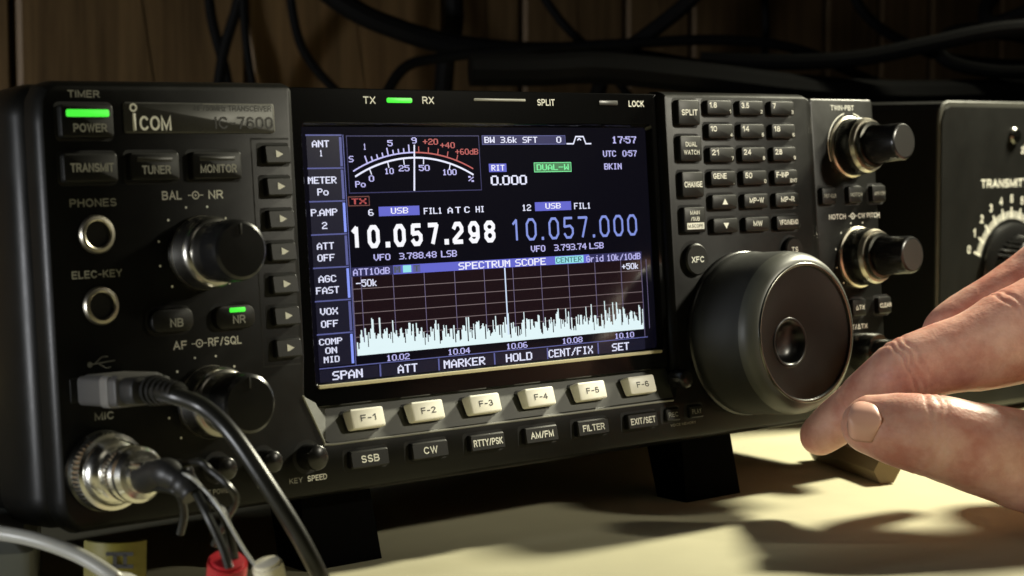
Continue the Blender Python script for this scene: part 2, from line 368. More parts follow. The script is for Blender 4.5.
# ---- what the screen shows
def rect_s(n, m, u0, u1, v0, v1, h=HS): return MB().rect(u0, u1, v0, v1, h).build(n, m, screen, smooth=False)
def frame_s(n, m, u0, u1, v0, v1, t=.25, h=HS):
    b = MB(); b.rect(u0,u1,v0,v0+t,h); b.rect(u0,u1,v1-t,v1,h); b.rect(u0,u0+t,v0+t,v1-t,h); b.rect(u1-t,u1,v0+t,v1-t,h); return b.build(n, m, screen, smooth=False)
for k in range(7):                               # left column of menu boxes
    v1 = 102.2-9.57*k; v0 = v1-9.2
    rect_s('menu_box', 'eBox', 84.2, 95.8, v0, v1, HS-.03)
    b = MB(); b.rect(84.0, 96.6, v1-.1, v1+.3, HS); b.build('menu_divider', 'eEdge', screen, smooth=False)
    rect_s('menu_bar', 'eEdgeB' if k in (2, 4, 6) else 'eEdge', 95.6, 96.5, v0+.2, v1-.4)
rect_s('menu_divider', 'eEdge', 96.9, 97.2, 35, 102.4)
for k in range(6):                               # bottom row of menu boxes
    u0 = 84.2+21.9*k
    rect_s('menu_box', 'eBox', u0, u0+20.9, 30.9, 34.6, HS-.03)
    if k: rect_s('menu_divider', 'eEdge', u0-.7, u0-.1, 31.1, 34.7)
rect_s('menu_divider', 'eEdge', 84.2, 216, 34.9, 35.2)
frame_s('meter_frame', 'eBlueD', 98.1, 148.2, 85.2, 102.2, .3)
def arc(uc, vtop, ul, vl, ur, n=44):             # circle through (ul,vl) with its top at (uc,vtop)
    d = vtop-vl; hw = uc-ul; r = (hw*hw+d*d)/(2*d); a0 = -math.asin(hw/r); a1 = math.asin((ur-uc)/r)
    return r, a0, a1
def band(uc, vt, r, a0, a1, t, h=HS, n=40):
    b = MB(); o = [];
    for i in range(n+1):
        a = a0+(a1-a0)*i/n; o.append((uc+r*math.sin(a), vt-r+r*math.cos(a), uc+(r-t)*math.sin(a), vt-r+(r-t)*math.cos(a)))
    for p, q in zip(o, o[1:]): b.quad(P(p[2],p[3],h), P(q[2],q[3],h), P(q[0],q[1],h), P(p[0],p[1],h))
    return b
r1, a0, a1 = arc(122.8, 97.3, 99.9, 91.9, 145.3); am = math.asin(.3/r1)
b = band(122.8, 97.3, r1, a0, am, .42); b2 = band(122.8, 97.3, r1, am, a1, .42)
def tick(b, uc, vt, r, u, l0, l1, t=.3, h=HS):
    a = math.asin((u-uc)/r); s_, c_ = math.sin(a), math.cos(a); cx, cy = uc, vt-r
    b.quad(P(cx+(r+l0)*s_-t/2*c_, cy+(r+l0)*c_+t/2*s_, h), P(cx+(r+l0)*s_+t/2*c_, cy+(r+l0)*c_-t/2*s_, h), P(cx+(r+l1)*s_+t/2*c_, cy+(r+l1)*c_-t/2*s_, h), P(cx+(r+l1)*s_-t/2*c_, cy+(r+l1)*c_+t/2*s_, h))
for i in range(10): tick(b, 122.8, 97.3, r1, 105.2+i*1.96, 0, 2.2 if i in (0, 4, 8) else 1.2, .45)
for i in range(5): tick(b2, 122.8, 97.3, r1, 124.5+i*3.6, 0, 1.6, .35)
b.build('meter_scale', 'eL', screen, smooth=False); b2.build('meter_scale', 'eR', screen, smooth=False)
r2, a0, a1 = arc(122.8, 95.8, 100.5, 90.4, 145.3)
b = band(122.8, 95.8, r2, a0, a1, .55)
for u in (105.8, 112.6, 118.6, 126.2, 136.4): tick(b, 122.8, 95.8, r2, u, -2.2, -.4, .35)
b.build('meter_scale', 'eW', screen, smooth=False)
b = MB(); b.quad(P(121.7,85.6,HS+.02), P(122.3,85.6,HS+.02), P(123.2,99.4,HS+.02), P(122.7,99.4,HS+.02)); b.build('meter_needle', 'eW', screen, smooth=False)

# 5x7 dot letters for the screen, 7 rows top to bottom as 5-bit numbers
DOT = {}
for ln_ in """A 4 10 17 17 31 17 17|B 30 17 17 30 17 17 30|C 14 17 16 16 16 17 14|D 30 17 17 17 17 17 30|E 31 16 16 30 16 16 31|F 31 16 16 30 16 16 16|G 14 17 16 23 17 17 14|H 17 17 17 31 17 17 17|I 14 4 4 4 4 4 14|K 17 18 20 24 20 18 17|L 16 16 16 16 16 16 31|M 17 27 21 21 17 17 17|N 17 25 21 21 19 17 17|O 14 17 17 17 17 17 14|P 30 17 17 30 16 16 16|R 30 17 17 30 20 18 17|S 15 16 16 14 1 1 30|T 31 4 4 4 4 4 4|U 17 17 17 17 17 17 14|V 17 17 17 17 17 10 4|W 17 17 17 21 21 27 17|X 17 17 10 4 10 17 17|0 14 17 17 17 17 17 14|1 4 12 4 4 4 4 14|2 14 17 1 6 8 16 31|3 30 1 1 14 1 1 30|4 2 6 10 18 31 2 2|5 31 16 30 1 1 17 14|6 14 16 16 30 17 17 14|7 31 1 2 2 4 4 4|8 14 17 17 14 17 17 14|9 14 17 17 15 1 1 14|o 0 0 14 17 17 17 14|d 1 1 15 17 17 17 15|k 16 16 18 20 24 20 18|r 0 0 22 24 16 16 16|i 4 0 12 4 4 4 14|+ 0 4 4 31 4 4 0|- 0 0 0 31 0 0 0|/ 1 2 2 4 8 8 16|% 24 25 2 4 8 19 3""".split('|'):
    q_ = ln_.split(' '); DOT[q_[0]] = [int(x) for x in q_[1:]]
DOT['.'] = [0,0,0,0,0,0,1]; DOT[':'] = [0,0,1,0,1,0,0]
def dots(s_, u, v, h, cap, width, m, parent, name='screen_text'):
    adv = []; x = 0
    for c in s_:
        wd = 1 if c in '.:' else 3 if c == ' ' else 5
        adv.append(x); x += wd+1
    x -= 1; kx = width/x; ky = cap/7; b = MB()
    for c, a in zip(s_, adv):
        if c == ' ': continue
        g_ = DOT[c]; nb = 1 if c in '.:' else 5
        for r_ in range(7):
            k = 0
            while k < nb:
                if g_[r_] >> (nb-1-k) & 1:
                    e = k
                    while e+1 < nb and g_[r_] >> (nb-2-e) & 1: e += 1
                    u0 = u-width/2+(a+k)*kx; b.rect(u0-.12*kx, u0+(e-k+1)*kx+.22*kx, v+cap/2-(r_+1)*ky, v+cap/2-r_*ky, h); k = e
                k += 1
    return b.build(name, m, parent, smooth=False, recalc=False)
STK = {'0': [[(0,.22),(0,.78),(.28,1),(.72,1),(1,.78),(1,.22),(.72,0),(.28,0),(0,.22)]], '1': [[(.18,.80),(.55,1),(.55,0)]],
 '2': [[(0,.76),(.25,1),(.75,1),(1,.78),(1,.60),(0,.12),(0,0),(1,0)]], '5': [[(.95,1),(.08,1),(.03,.56),(.70,.60),(1,.44),(1,.20),(.72,0),(.25,0),(0,.2)]],
 '7': [[(0,1),(1,1),(.42,0)]], '9': [[(1,.45),(.72,.36),(.28,.36),(0,.56),(0,.80),(.28,1),(.72,1),(1,.80),(1,.22),(.72,0),(.28,0),(0,.16)]],
 '8': [[(.28,.53),(0,.70),(0,.84),(.28,1),(.72,1),(1,.84),(1,.70),(.72,.53),(.28,.53),(0,.36),(0,.18),(.28,0),(.72,0),(1,.18),(1,.36),(.72,.53)]]}
def readout(s_, u, v, h, cap, width, m, parent, th):
    pitch = width/9.05; x = u-width/2; b = MB(); z = 0; dw = pitch*.70
    for c in s_:
        if c == '.': b.rect(x+pitch*.02, x+pitch*.02+th*1.25, v-cap/2, v-cap/2+th*1.25, h); x += pitch*.52; continue
        for st in STK[c]:
            pts = [(x+p*(dw-th)+th/2, v-cap/2+th/2+q*(cap-th)) for p, q in st]
            for (x0,y0),(x1,y1) in zip(pts, pts[1:]):
                z += .0006; d = Vector((x1-x0,y1-y0)).normalized()*th/2; nx, ny = -d.y, d.x; ex, ey = d.x*.42, d.y*.42
                b.quad(P(x0-nx-ex,y0-ny-ey,h+z), P(x1-nx+ex,y1-ny+ey,h+z), P(x1+nx+ex,y1+ny+ey,h+z), P(x0+nx-ex,y0+ny-ey,h+z))
        x += pitch
    return b.build('frequency_readout', m, parent, smooth=False, recalc=False)
TXT = [("ANT",89.0,99.8,5.9,2.0,"W"), ("1",89.0,97.1,1.0,1.9,"W"), ("METER",88.9,89.3,9.8,2.0,"W"), ("Po",88.9,85.9,3.8,2.0,"W"), ("P.AMP",88.9,80.0,9.1,2.0,"W"), ("2",88.8,76.2,1.7,2.0,"W"), ("ATT",88.7,70.3,5.9,2.0,"W"), ("OFF",88.7,66.9,5.9,2.0,"W"), ("AGC",88.7,60.8,6.1,2.0,"W"), ("FAST",88.6,57.5,8.0,2.0,"W"), ("VOX",88.6,51.4,6.1,2.0,"W"), ("OFF",88.6,47.8,5.9,2.0,"W"), ("COMP",88.6,42.7,8.0,1.8,"W"), ("ON",88.6,40.1,4.0,1.8,"W"), ("MID",88.6,37.5,5.4,1.8,"W"), ("S",99.5,95.3,1.6,1.8,"L"), ("1",104.6,98.9,.9,1.8,"L"), ("5",113.9,99.9,1.8,1.8,"L"), ("9",122.9,100.7,1.9,1.8,"L"), ("+20",129.1,100.3,5.7,1.8,"R"), ("+40",135.6,99.2,5.6,1.8,"R"), ("+60dB",143.0,97.2,8.9,1.8,"R"), ("Po",102.3,87.9,3.6,1.8,"L"), ("0",106.4,89.5,1.8,1.8,"L"), ("10",113.0,91.6,3.3,1.8,"L"), ("25",118.6,92.4,3.9,1.8,"L"), ("50",126.2,92.4,4.0,1.8,"L"), ("100",135.8,91.0,5.4,1.8,"L"), ("%",144.1,88.8,2.0,1.8,"L"), ("TX",101.4,82.9,5.2,1.7,"R"), ("6",105.5,79.5,1.8,1.9,"W"), ("USB",116.0,79.8,6.3,1.8,"W2"), ("FIL1",128.6,79.4,6.9,1.9,"W"), ("A",135.2,79.4,1.9,1.9,"W"), ("T",138.3,79.4,2.0,1.9,"W"), ("C",141.8,79.4,2.0,1.9,"W"), ("HI",147.0,79.4,3.4,1.9,"W"), ("BW",152.3,100.8,4.0,1.9,"W"), ("3.6k",160.2,100.8,6.8,1.9,"W"), ("SFT",168.9,100.8,6.1,1.9,"W"), ("0",181.1,100.8,2.0,2.0,"W"), ("17:57",210.0,100.7,11.0,2.3,"L"), ("UTC  0:57",207.8,96.2,15.2,2.0,"L"), ("BKIN",204.3,92.0,7.7,2.0,"L"), ("RIT",155.1,92.1,5.2,1.8,"W2"), ("0.000",159.3,88.2,14.6,3.0,"W"), ("DUAL-W",177.9,92.05,13.6,1.9,"G"), ("12",165.9,79.4,3.7,2.0,"W"), ("USB",177.1,79.7,6.4,1.8,"W2"), ("FIL1",189.8,79.4,7.2,2.0,"W"), ("10.057.298",125.1,72.4,54.4,6.8,"B"), ("VFO",108.6,66.2,6.0,1.9,"L"), ("3.788.48",122.0,66.2,14.0,1.9,"L"), ("LSB",133.8,66.2,6.0,2.0,"L"), ("10.057.000",186.4,72.5,54.2,7.0,"D"), ("VFO",169.8,66.3,5.9,2.0,"L"), ("3.793.74",183.6,66.3,13.9,2.0,"L"), ("LSB",195.0,66.3,6.2,2.0,"L"), ("ATT10dB",104.5,62.2,13.2,2.0,"L"), ("M",113.9,62.3,2.0,1.8,"DM"), ("T",121.2,62.3,2.0,1.8,"DM"), ("SPECTRUM SCOPE",155.0,62.2,35.4,2.2,"W2"), ("CENTER",182.7,62.25,11.0,1.7,"CY"), ("Grid 10k/10dB",202.4,62.1,24.3,2.1,"L"), ("-50k",102.5,58.9,7.6,2.1,"W"), ("+50k",209.7,58.9,7.6,2.0,"W"), ("10.02",112.4,36.3,8.5,1.8,"L"), ("10.04",135.6,36.3,8.6,1.8,"L"), ("10.06",158.8,36.3,8.6,1.8,"L"), ("10.08",182.2,36.3,8.7,1.8,"L"), ("10.10",205.3,36.3,8.7,1.8,"L"), ("SPAN",93.9,32.7,10.6,2.5,"W"), ("ATT",115.7,32.7,7.3,2.5,"W"), ("MARKER",137.5,32.7,16.1,2.5,"W"), ("HOLD",159.4,32.7,10.7,2.5,"W"), ("CENT/FIX",181.3,32.7,19.0,2.5,"W"), ("SET",203.3,32.7,7.7,2.5,"W")]
for s_, u, v, wd, cp, k in TXT:
    big = len(s_) == 10
    if big: readout(s_, u+.9, v, HS+.03, cp, wd+2.6, 'e'+k, screen, 1.35 if k == 'B' else .78)
    else: dots(s_, u, v, HS+.03, cp, wd, 'e'+k, screen)
frame_s('transmit_box', 'eRedD', 97.6, 105.3, 81.5, 84.4, .3)
rect_s('mode_box', 'eBlue', 108.4, 123.5, 78.3, 81.1); rect_s('mode_box', 'eBlue', 169.5, 184.9, 78.2, 81.0)
rect_s('bandwidth_box', 'eBlueD', 149.3, 184.0, 99.4, 102.1, HS-.02); frame_s('bandwidth_frame', 'eEdge', 149.3, 184.0, 99.3, 102.2, .2)
b = MB(); h = HS
for q in (((184.4,99.5),(187.6,99.5)), ((187.4,99.5),(188.6,101.9)), ((188.4,101.8),(192.0,101.8)), ((191.8,101.9),(192.8,99.5)), ((192.6,99.5),(195.2,99.5)), ((189.2,100.6),(190.0,101.2)), ((190.0,101.2),(190.8,100.6))):
    (x0,y0),(x1,y1) = q; d = Vector((x1-x0,y1-y0)).normalized()*.22; nx, ny = -d.y, d.x
    b.quad(P(x0-nx,y0-ny,h), P(x1-nx,y1-ny,h), P(x1+nx,y1+ny,h), P(x0+nx,y0+ny,h))
b.build('filter_icon', 'eW', screen, smooth=False)
rect_s('tuning_box', 'eBlue', 151.5, 158.6, 90.8, 93.4)
rect_s('dual_watch_box', 'eGreenBox', 170.0, 185.9, 90.5, 93.6, HS-.02); frame_s('dual_watch_frame', 'eG', 170.0, 185.9, 90.5, 93.6, .22)
# scope
rect_s('scope_header', 'eBlue', 112.5, 191.5, 60.9, 63.6, HS-.02); rect_s('scope_header', 'eBlueD', 97.4, 112.5, 60.9, 63.6, HS-.02); rect_s('scope_header', 'eBlueD', 191.5, 215.2, 60.9, 63.6, HS-.02)
rect_s('scope_marker', 'eCy', 116.1, 119.2, 61.3, 63.4); rect_s('scope_marker', 'eEdge', 112.6, 115.4, 61.2, 63.4, HS-.01); rect_s('scope_marker', 'eEdge', 119.9, 122.6, 61.2, 63.4, HS-.01)
rect_s('centre_box', 'eCy', 176.8, 189.0, 61.1, 63.4)
rect_s('scope_field', 'eScope', 97.6, 214.6, 37.8, 60.9, HS-.03)
b = MB()
for v in (57.3, 53.7, 50.2, 46.7, 43.2): b.rect(97.6, 214.6, v-.11, v+.11, HS-.02)
b.build('scope_grid', 'eGrid', screen, smooth=False)
b = MB()
for k in range(11): b.rect(100.6+11.65*k-.13, 100.6+11.65*k+.13, 37.8, 60.9, HS-.015)
b.rect(97.3, 97.6, 37.8, 60.9, HS-.015); b.rect(214.6, 214.9, 34.9, 60.9, HS-.015)
b.build('scope_grid', 'eGridV', screen, smooth=False)
b = MB(); rs = random.Random(3); u = 97.8; n = 0
while u < 214.4:
    ht = 2.6+rs.random()*4.0+(rs.random()**4)*4.0+(.8 if 103 < u < 128 else 0)
    if rs.random() < .20: ht *= .38
    wd = .30+rs.random()*.22; b.rect(u, u+wd+.02, 37.8, 37.8+ht, HS); u += wd
b.build('spectrum_trace', 'eTrace', screen, smooth=False)
rect_s('signal_spike', 'eSpike', 155.35, 155.85, 40, 60.9, HS+.02)

# ---- buttons
def button(name, u, v, w_, h_, h1=2.2, r=.9, m='key', well=True, parent=None, ch=.5, label=None, base=0):
    o_ = MB().rbox(u, v, w_, h_, base-.5, base+h1, r, ch).build(name, m, parent or radio)
    if well: MB().prism(rr(u, v, w_+1.7, h_+1.7, r+.6, 4), [(base-.3, 0), (base+.04, 0)]).build('key_well', 'keyside', o_, smooth=False)
    if label: o_['label'] = label
    return o_
def sloped(name, u, v, w_, h_, h1, legend, cap, wd, m='key', pm='print', tops=.7, parent=None):
    """a key whose face leans up: the lower edge stands further out"""
    b_ = MB(); out = rr(u, v, w_, h_, .7, 3)
    def lv(poly, f): return [P(x, y, f(y)) for x, y in poly]
    fz = lambda y: h1 - (y-(v-h_/2))/h_*tops
    b_.loft([lv(out, lambda y: -.5), lv(out, lambda y: fz(y)-.4), lv(inset(out,.4), fz)])
    o_ = b_.build(name, m, radio)
    MB().prism(rr(u-.5, v, w_+2.2, h_+1.5, .9, 3), [(-.3, 0), (.04, 0)]).build('key_well', 'keyside', o_, smooth=False)
    if legend:
        tx = text(legend, u, v, 0, cap, wd, pm, o_, bold=.02)
        for p in tx.data.vertices: p.co.y = -(fz(p.co.z/S)+.05)*S
    return o_
pw = button('power_button', 12.0, 105.4, 15.0, 8.6, 2.2)
MB().rbox(12.1, 107.4, 12.2, 1.9, 2.1, 2.5, .5, .15).build('status_light', 'green', pw)
text('POWER', 12.6, 103.6, 2.25, 2.2, 9.6, 'printdim', pw)
for n_, u, v, w_, tx, wd in (('transmit_button',12.2,93.3,15.4,'TRANSMIT',12.4), ('tuner_button',30.9,93.4,14.8,'TUNER',8.6), ('monitor_button',50.0,93.5,15.6,'MONITOR',11.4)):
    o_ = button(n_, u, v, w_, 7.5)
    if n_ != 'transmit_button': MB().rbox(u, v+1.9, w_*.72, 1.2, 2.1, 2.35, .3, .1).build('status_light', 'ledoff', o_)
    text(tx, u+.3, v-(.9 if n_ != 'transmit_button' else 0), 2.25, 2.3, wd, 'printdim', o_, bold=.008)
# name plate
pl = MB().prism(rr(46.8, 106.5, 47, 8.2, .9, 4), [(-.1, 0), (.45, 0), (.6, .3)]).build('name_plate', 'plate', radio)
b = MB(); b.lathe(26.2, 109.1, [(.62,.62),(1.15,.62),(1.15,.75),(.62,.75)], 24, cap1=False)
b.rbox(26.25, 105.3, .9, 4.6, .55, .8, .1, .05); b.build('logo_letter', 'print', pl)
text('COM', 32.6, 105.0, .68, 3.9, 9.6, 'print', pl, 'lettering', bold=.02)
text('HF/50MHz TRANSCEIVER', 57.0, 109.2, .68, 1.6, 24.5, 'printblk', pl, 'lettering', bold=.01)
text('IC-7600', 60.2, 105.2, .68, 3.4, 18.6, 'printblk', pl, 'lettering', bold=.03)
b = MB(); b.rect(47.5, 69.9, 110.2, 110.34, .64); b.rect(69.9, 70.1, 103, 110.34, .64); b.build('lettering', 'printdim', pl, smooth=False)
# NB / NR
for u, v, tx in ((33.6, 52.3, 'NB'), (53.0, 52.0, 'NR')):
    o_ = button('noise_button', u, v, 12.6, 6.4, 2.2, 2.6)
    text(tx, u+1.0, v-.7, 2.25, 2.3, 4.0, 'printdim', o_, bold=.01)
    if tx == 'NR': MB().rbox(u+.6, v+1.9, 5.0, 1.3, 2.1, 2.45, .4, .1).build('status_light', 'green', o_)
# arrow keys
for v in (96.4, 87.4, 78.3, 69.2, 60.1, 51.2, 42.2):
    o_ = sloped('arrow_key', 69.9, v, 8.6, 5.2, 2.4, None, 0, 0, m='key')
    b = MB(); i = b.add([P(69.1,v+1.15,2.16), P(69.1,v-1.15,2.16), P(71.5,v,2.16)]); b.f.append((i,i+1,i+2)); b.build('arrow_mark', 'print', o_, smooth=False, recalc=False)
# F keys on the ledge (tilted with it), mode keys below
an = math.atan2(4.7, 9.7)
for k, u in enumerate((96.2, 118.2, 140.3, 162.5, 184.5, 206.8)):
    b = MB(); T_ = lambda x, y, z: P(x, 19.3+y*math.cos(an*.55)+z*math.sin(an*.55), -2.3-y*math.sin(an*.55)+z*math.cos(an*.55))
    out = rr(u, 0, 11.8, 5.9, .7, 3)
    b.loft([[T_(x,y,-1.5) for x,y in out], [T_(x,y,2.9) for x,y in out], [T_(x,y,3.2) for x,y in inset(out,.15)], [T_(x,y,3.35) for x,y in inset(out,.5)]])
    o_ = b.build('function_key', 'cream', radio)
    b = MB(); wl = rr(u-.2, 0, 12.8, 6.6, .8, 3); b.loft([[P(x, 19.3+y*.90, -2.6+.14-y*.436) for x,y in wl], [P(x, 19.3+y*.90, -2.6+.2-y*.436) for x,y in wl]]); b.build('key_well', 'keyside', o_, smooth=False)
    tx = text('F-%d' % (k+1), 0, 0, 0, 1.9, 5.4, 'printblk', o_, bold=.012)
    for p in tx.data.vertices:
        x, y = p.co.x/S, p.co.z/S; p.co = T_(u+x, y, 3.42)*S
for u, tx, wd in ((95.4,'SSB',6.4), (117.4,'CW',5.2), (139.5,'RTTY/PSK',11.4), (161.3,'AM/FM',9.4), (183.2,'FILTER',9.4), (205.2,'EXIT/SET',11.2)):
    sloped('mode_key', u, 8.4, 13.6, 5.0, 2.3, tx, 2.1, wd)
for u, tx in ((219.9,'REC'), (231.0,'PLAY')):
    sloped('memory_key', u, 8.9, 6.6, 4.2, 1.6, tx, 1.6, 4.4, pm='printdim')
text('VOICE MEMORY', 225.5, 5.2, .06, .9, 12, 'printdim', front)
# keypad columns
def legend2(parent, s_, u, v, cp, wd, m_='print', h=2.3, bold=.012): text(s_, u, v, h, cp, wd, m_, parent, bold=bold)
for v, rows in ((109.3, ['SPLIT']), (97.2, ['DUAL', 'WATCH']), (85.1, ['CHANGE']), (73.2, ['MAIN', '/SUB'])):
    o_ = button('mode_select_key', 234.2, v, 10.4, 8.6, 2.2)
    if rows[0] == 'MAIN':
        legend2(o_, 'MAIN', 234.2, v+2.4, 1.35, 4.6); legend2(o_, '/SUB', 234.2, v+.3, 1.35, 4.2)
        b = MB(); b.rect(230.2, 238.4, v-3.2, v-1.0, 2.24); b.build('legend_patch', 'print', o_, smooth=False)
        legend2(o_, 'M.SCOPE', 234.3, v-2.1, 1.2, 7.2, 'printblk', 2.28)
    elif len(rows) == 2:
        legend2(o_, rows[0], 234.2, v+1.4, 1.6, 5.4); legend2(o_, rows[1], 234.2, v-1.3, 1.6, 7.4)
    else: legend2(o_, rows[0], 234.2, v, 2.0, 7.6 if rows[0] == 'SPLIT' else 8.6)
KEYS = [[('1.8','1'),('3.5','2'),('7','3')], [('10','4'),('14','5'),('18','6')], [('21','7'),('24','8'),('28','9')], [('GENE','.'),('50','0'),('F-INP','ENT')], [('▲',''),('MP-W',''),('MP-R','')], [('▼',''),('MW',''),('VFO/MEMO','')]]
WID = {'1.8':3.6,'3.5':3.8,'7':1.5,'10':3.0,'14':3.2,'18':3.2,'21':3.3,'24':3.6,'28':3.6,'GENE':6.6,'50':3.5,'F-INP':6.4,'MP-W':7.2,'MP-R':7.0,'MW':4.6,'VFO/MEMO':9.8}
for i, row in enumerate(KEYS):
    v = 111.1-8.06*i
    for j, (a_, c_) in enumerate(row):
        u = (249.2, 265.1, 281.2)[j]
        o_ = button('keypad_key', u, v, 12.4, 5.0, 2.2)
        if a_ in '▲▼':
            s_ = 1 if a_ == '▲' else -1; b = MB(); k = b.add([P(u-1.4,v-.9*s_,2.28), P(u+1.4,v-.9*s_,2.28), P(u,v+1.1*s_,2.28)]); b.f.append((k,k+1,k+2)); b.build('arrow_mark', 'print', o_, smooth=False, recalc=False)
        elif c_:
            legend2(o_, a_, u-5.2+WID[a_]/2, v+.8, 1.9, WID[a_]); legend2(o_, c_, u+4.9-(1.2 if c_ == 'ENT' else 0), v-1.3, 1.25 if c_ != '.' else 1.6, {'ENT':3.6, '1':.7, '.':.5}.get(c_, 1.1))
        else: legend2(o_, a_, u, v+.2, 1.8, WID[a_])
b = MB(); b.lathe(234.4, 59.8, [(5.4,-.5),(5.4,1.8),(4.9,2.3),(0.01,2.3)], 40, cap1=False); o_ = b.build('round_key', 'key', radio); legend2(o_, 'XFC', 234.4, 59.8, 2.1, 6.0, h=2.34)
MB().lathe(234.4, 59.8, [(6.5,.03),(0.01,.03)], 40, cap1=False).build('key_well', 'keyside', o_)
b = MB(); b.lathe(283.6, 61.0, [(4.6,-.5),(4.6,1.8),(4.1,2.3),(0.01,2.3)], 40, cap1=False); o_ = b.build('round_key', 'key', radio); legend2(o_, 'TS', 283.6, 61.2, 1.8, 3.4, h=2.34)
MB().lathe(283.6, 61.0, [(5.5,.03),(0.01,.03)], 40, cap1=False).build('key_well', 'keyside', o_)
for u, v, tx in ((306.6,79.8,'PBT-CLR'), (321.4,80.0,'NOTCH'), (335.0,80.1,'APF/TPF')):
    o_ = button('filter_key', u, v, 7.8, 6.2, 2.0, base=-2); legend2(o_, tx, u+.2, v, 1.4, 6.6, 'printdim', .08)
for u, tx in ((320.3,'\u0394TX'), (335.0,'CLEAR')):
    o_ = button('filter_key', u, 38.5, 7.6, 6.2, 2.0, base=-2); legend2(o_, tx, u+.2, 38.5, 1.6, 5.0 if tx != 'CLEAR' else 6.6, 'print', .08)
# panel legends
def pt(s_, u, v, cp, wd, m_='printdim', h=.06, rot=0): return text(s_, u, v, h, cp, wd, m_, front if u < 300 else kp, bold=.01, rot=rot)
pt('TIMER', 12.4, 112.6, 1.9, 9.0); pt('PHONES', 13.3, 84.3, 2.1, 13.4); pt('BAL', 36.6, 85.7, 2.4, 6.0, 'print'); pt('NR', 50.2, 85.7, 2.4, 4.6, 'print')
pt('ELEC-KEY', 13.2, 65.7, 2.0, 14.4); pt('AF', 36.4, 45.4, 2.3, 4.2, 'print'); pt('RF/SQL', 50.4, 45.6, 2.3, 10.6, 'print'); pt('MIC', 12.9, 28.7, 2.0, 5.6)
pt('DELAY', 61.0, 4.9, 1.5, 6.0); pt('RF POWER', 45.6, 4.9, 1.4, 8.6); pt('KEY', 70.8, 4.8, 1.5, 4.4); pt('SPEED', 78.0, 4.8, 1.6, 6.6, 'print')
pt('TWIN-PBT', 318.6, 112.0, 1.9, 13.0, 'print', -1.94); pt('NOTCH', 312.6, 72.2, 1.9, 9.4, 'print', -1.94); pt('CW PITCH', 330.6, 72.2, 1.9, 12.4, 'print', -1.94); pt('RIT/\u0394TX', 320.6, 31.4, 1.8, 11.6, 'print', -1.94)
def ring_icon(u, v, h, par):
    b = MB()
    for r0, r1 in ((.30, .0), (1.15, .8)):
        b.lathe(u, v, [(r0, h), (max(r1, .01), h)], 20, cap1=False)
    b.rect(u-2.4, u-1.2, v-.12, v+.12, h); b.rect(u+1.2, u+2.4, v-.12, v+.12, h)
    b.build('legend', 'print', par, smooth=False)
ring_icon(43.9, 85.6, .06, front); ring_icon(42.4, 45.5, .06, front); ring_icon(321.3, 72.2, -1.94, kp)
b = MB()                                          # dots round the knobs
for cu_, cv_, rad_, hh, angs in ((44.0,70.2,12.6,.06,range(-135,136,30)), (44.0,29.5,12.6,.06,range(-135,136,30))):
    for a_ in angs: b.lathe(cu_+rad_*math.sin(R(a_)), cv_+rad_*math.cos(R(a_)), [(.36,hh),(.01,hh)], 10, cap1=False)
b.build('dial_dots', 'print', front, smooth=False)
b = MB()
for a_ in range(-135, 136, 30): b.lathe(323.4+13.0*math.sin(R(a_)), 57+13.0*math.cos(R(a_)), [(.34,-1.94),(.01,-1.94)], 10, cap1=False)
for a0_, a1_ in ((-115, -12), (12, 40)):
    pts = [(math.sin(R(a0_+(a1_-a0_)*i/14)), math.cos(R(a0_+(a1_-a0_)*i/14))) for i in range(15)]
    for p_, q_ in zip(pts, pts[1:]): b.quad(P(322+12.2*p_[0],97.7+12.2*p_[1],-1.94), P(322+12.2*q_[0],97.7+12.2*q_[1],-1.94), P(322+12.7*q_[0],97.7+12.7*q_[1],-1.94), P(322+12.7*p_[0],97.7+12.7*p_[1],-1.94))
b.build('dial_dots', 'print', kp, smooth=False)
# usb icon
b = MB(); b.tube([P(9.4,42.3,.06), P(16.8,42.9,.06)], .18, 6); b.lathe(9.6,42.3,[(.75,.1),(.01,.1)],14,cap1=False); b.tube([P(11,42.4,.06),P(13,44.0,.06),P(14.8,44.1,.06)],.16,6); b.tube([P(12,42.5,.06),P(14,41.2,.06),P(15.5,41.3,.06)],.16,6)
b.build('legend', 'printdim', front)
# sockets
for v in (76.0, 57.4):
    b = MB(); b.lathe(13.6, v, [(5.1,-.2),(5.1,.7),(4.7,1.3),(3.9,1.4),(3.5,1.1),(3.3,-4)], 48, cap1=False); o_ = b.build('headphone_socket', 'satin', radio)
    MB().lathe(13.6, v, [(3.5,.25),(.01,.25)], 32, cap1=False).build('socket_hole', 'hole', o_)
MB().rbox(11, 36, 15, 6.5, -.1, .5, .5, .2).build('usb_socket', 'key', radio)
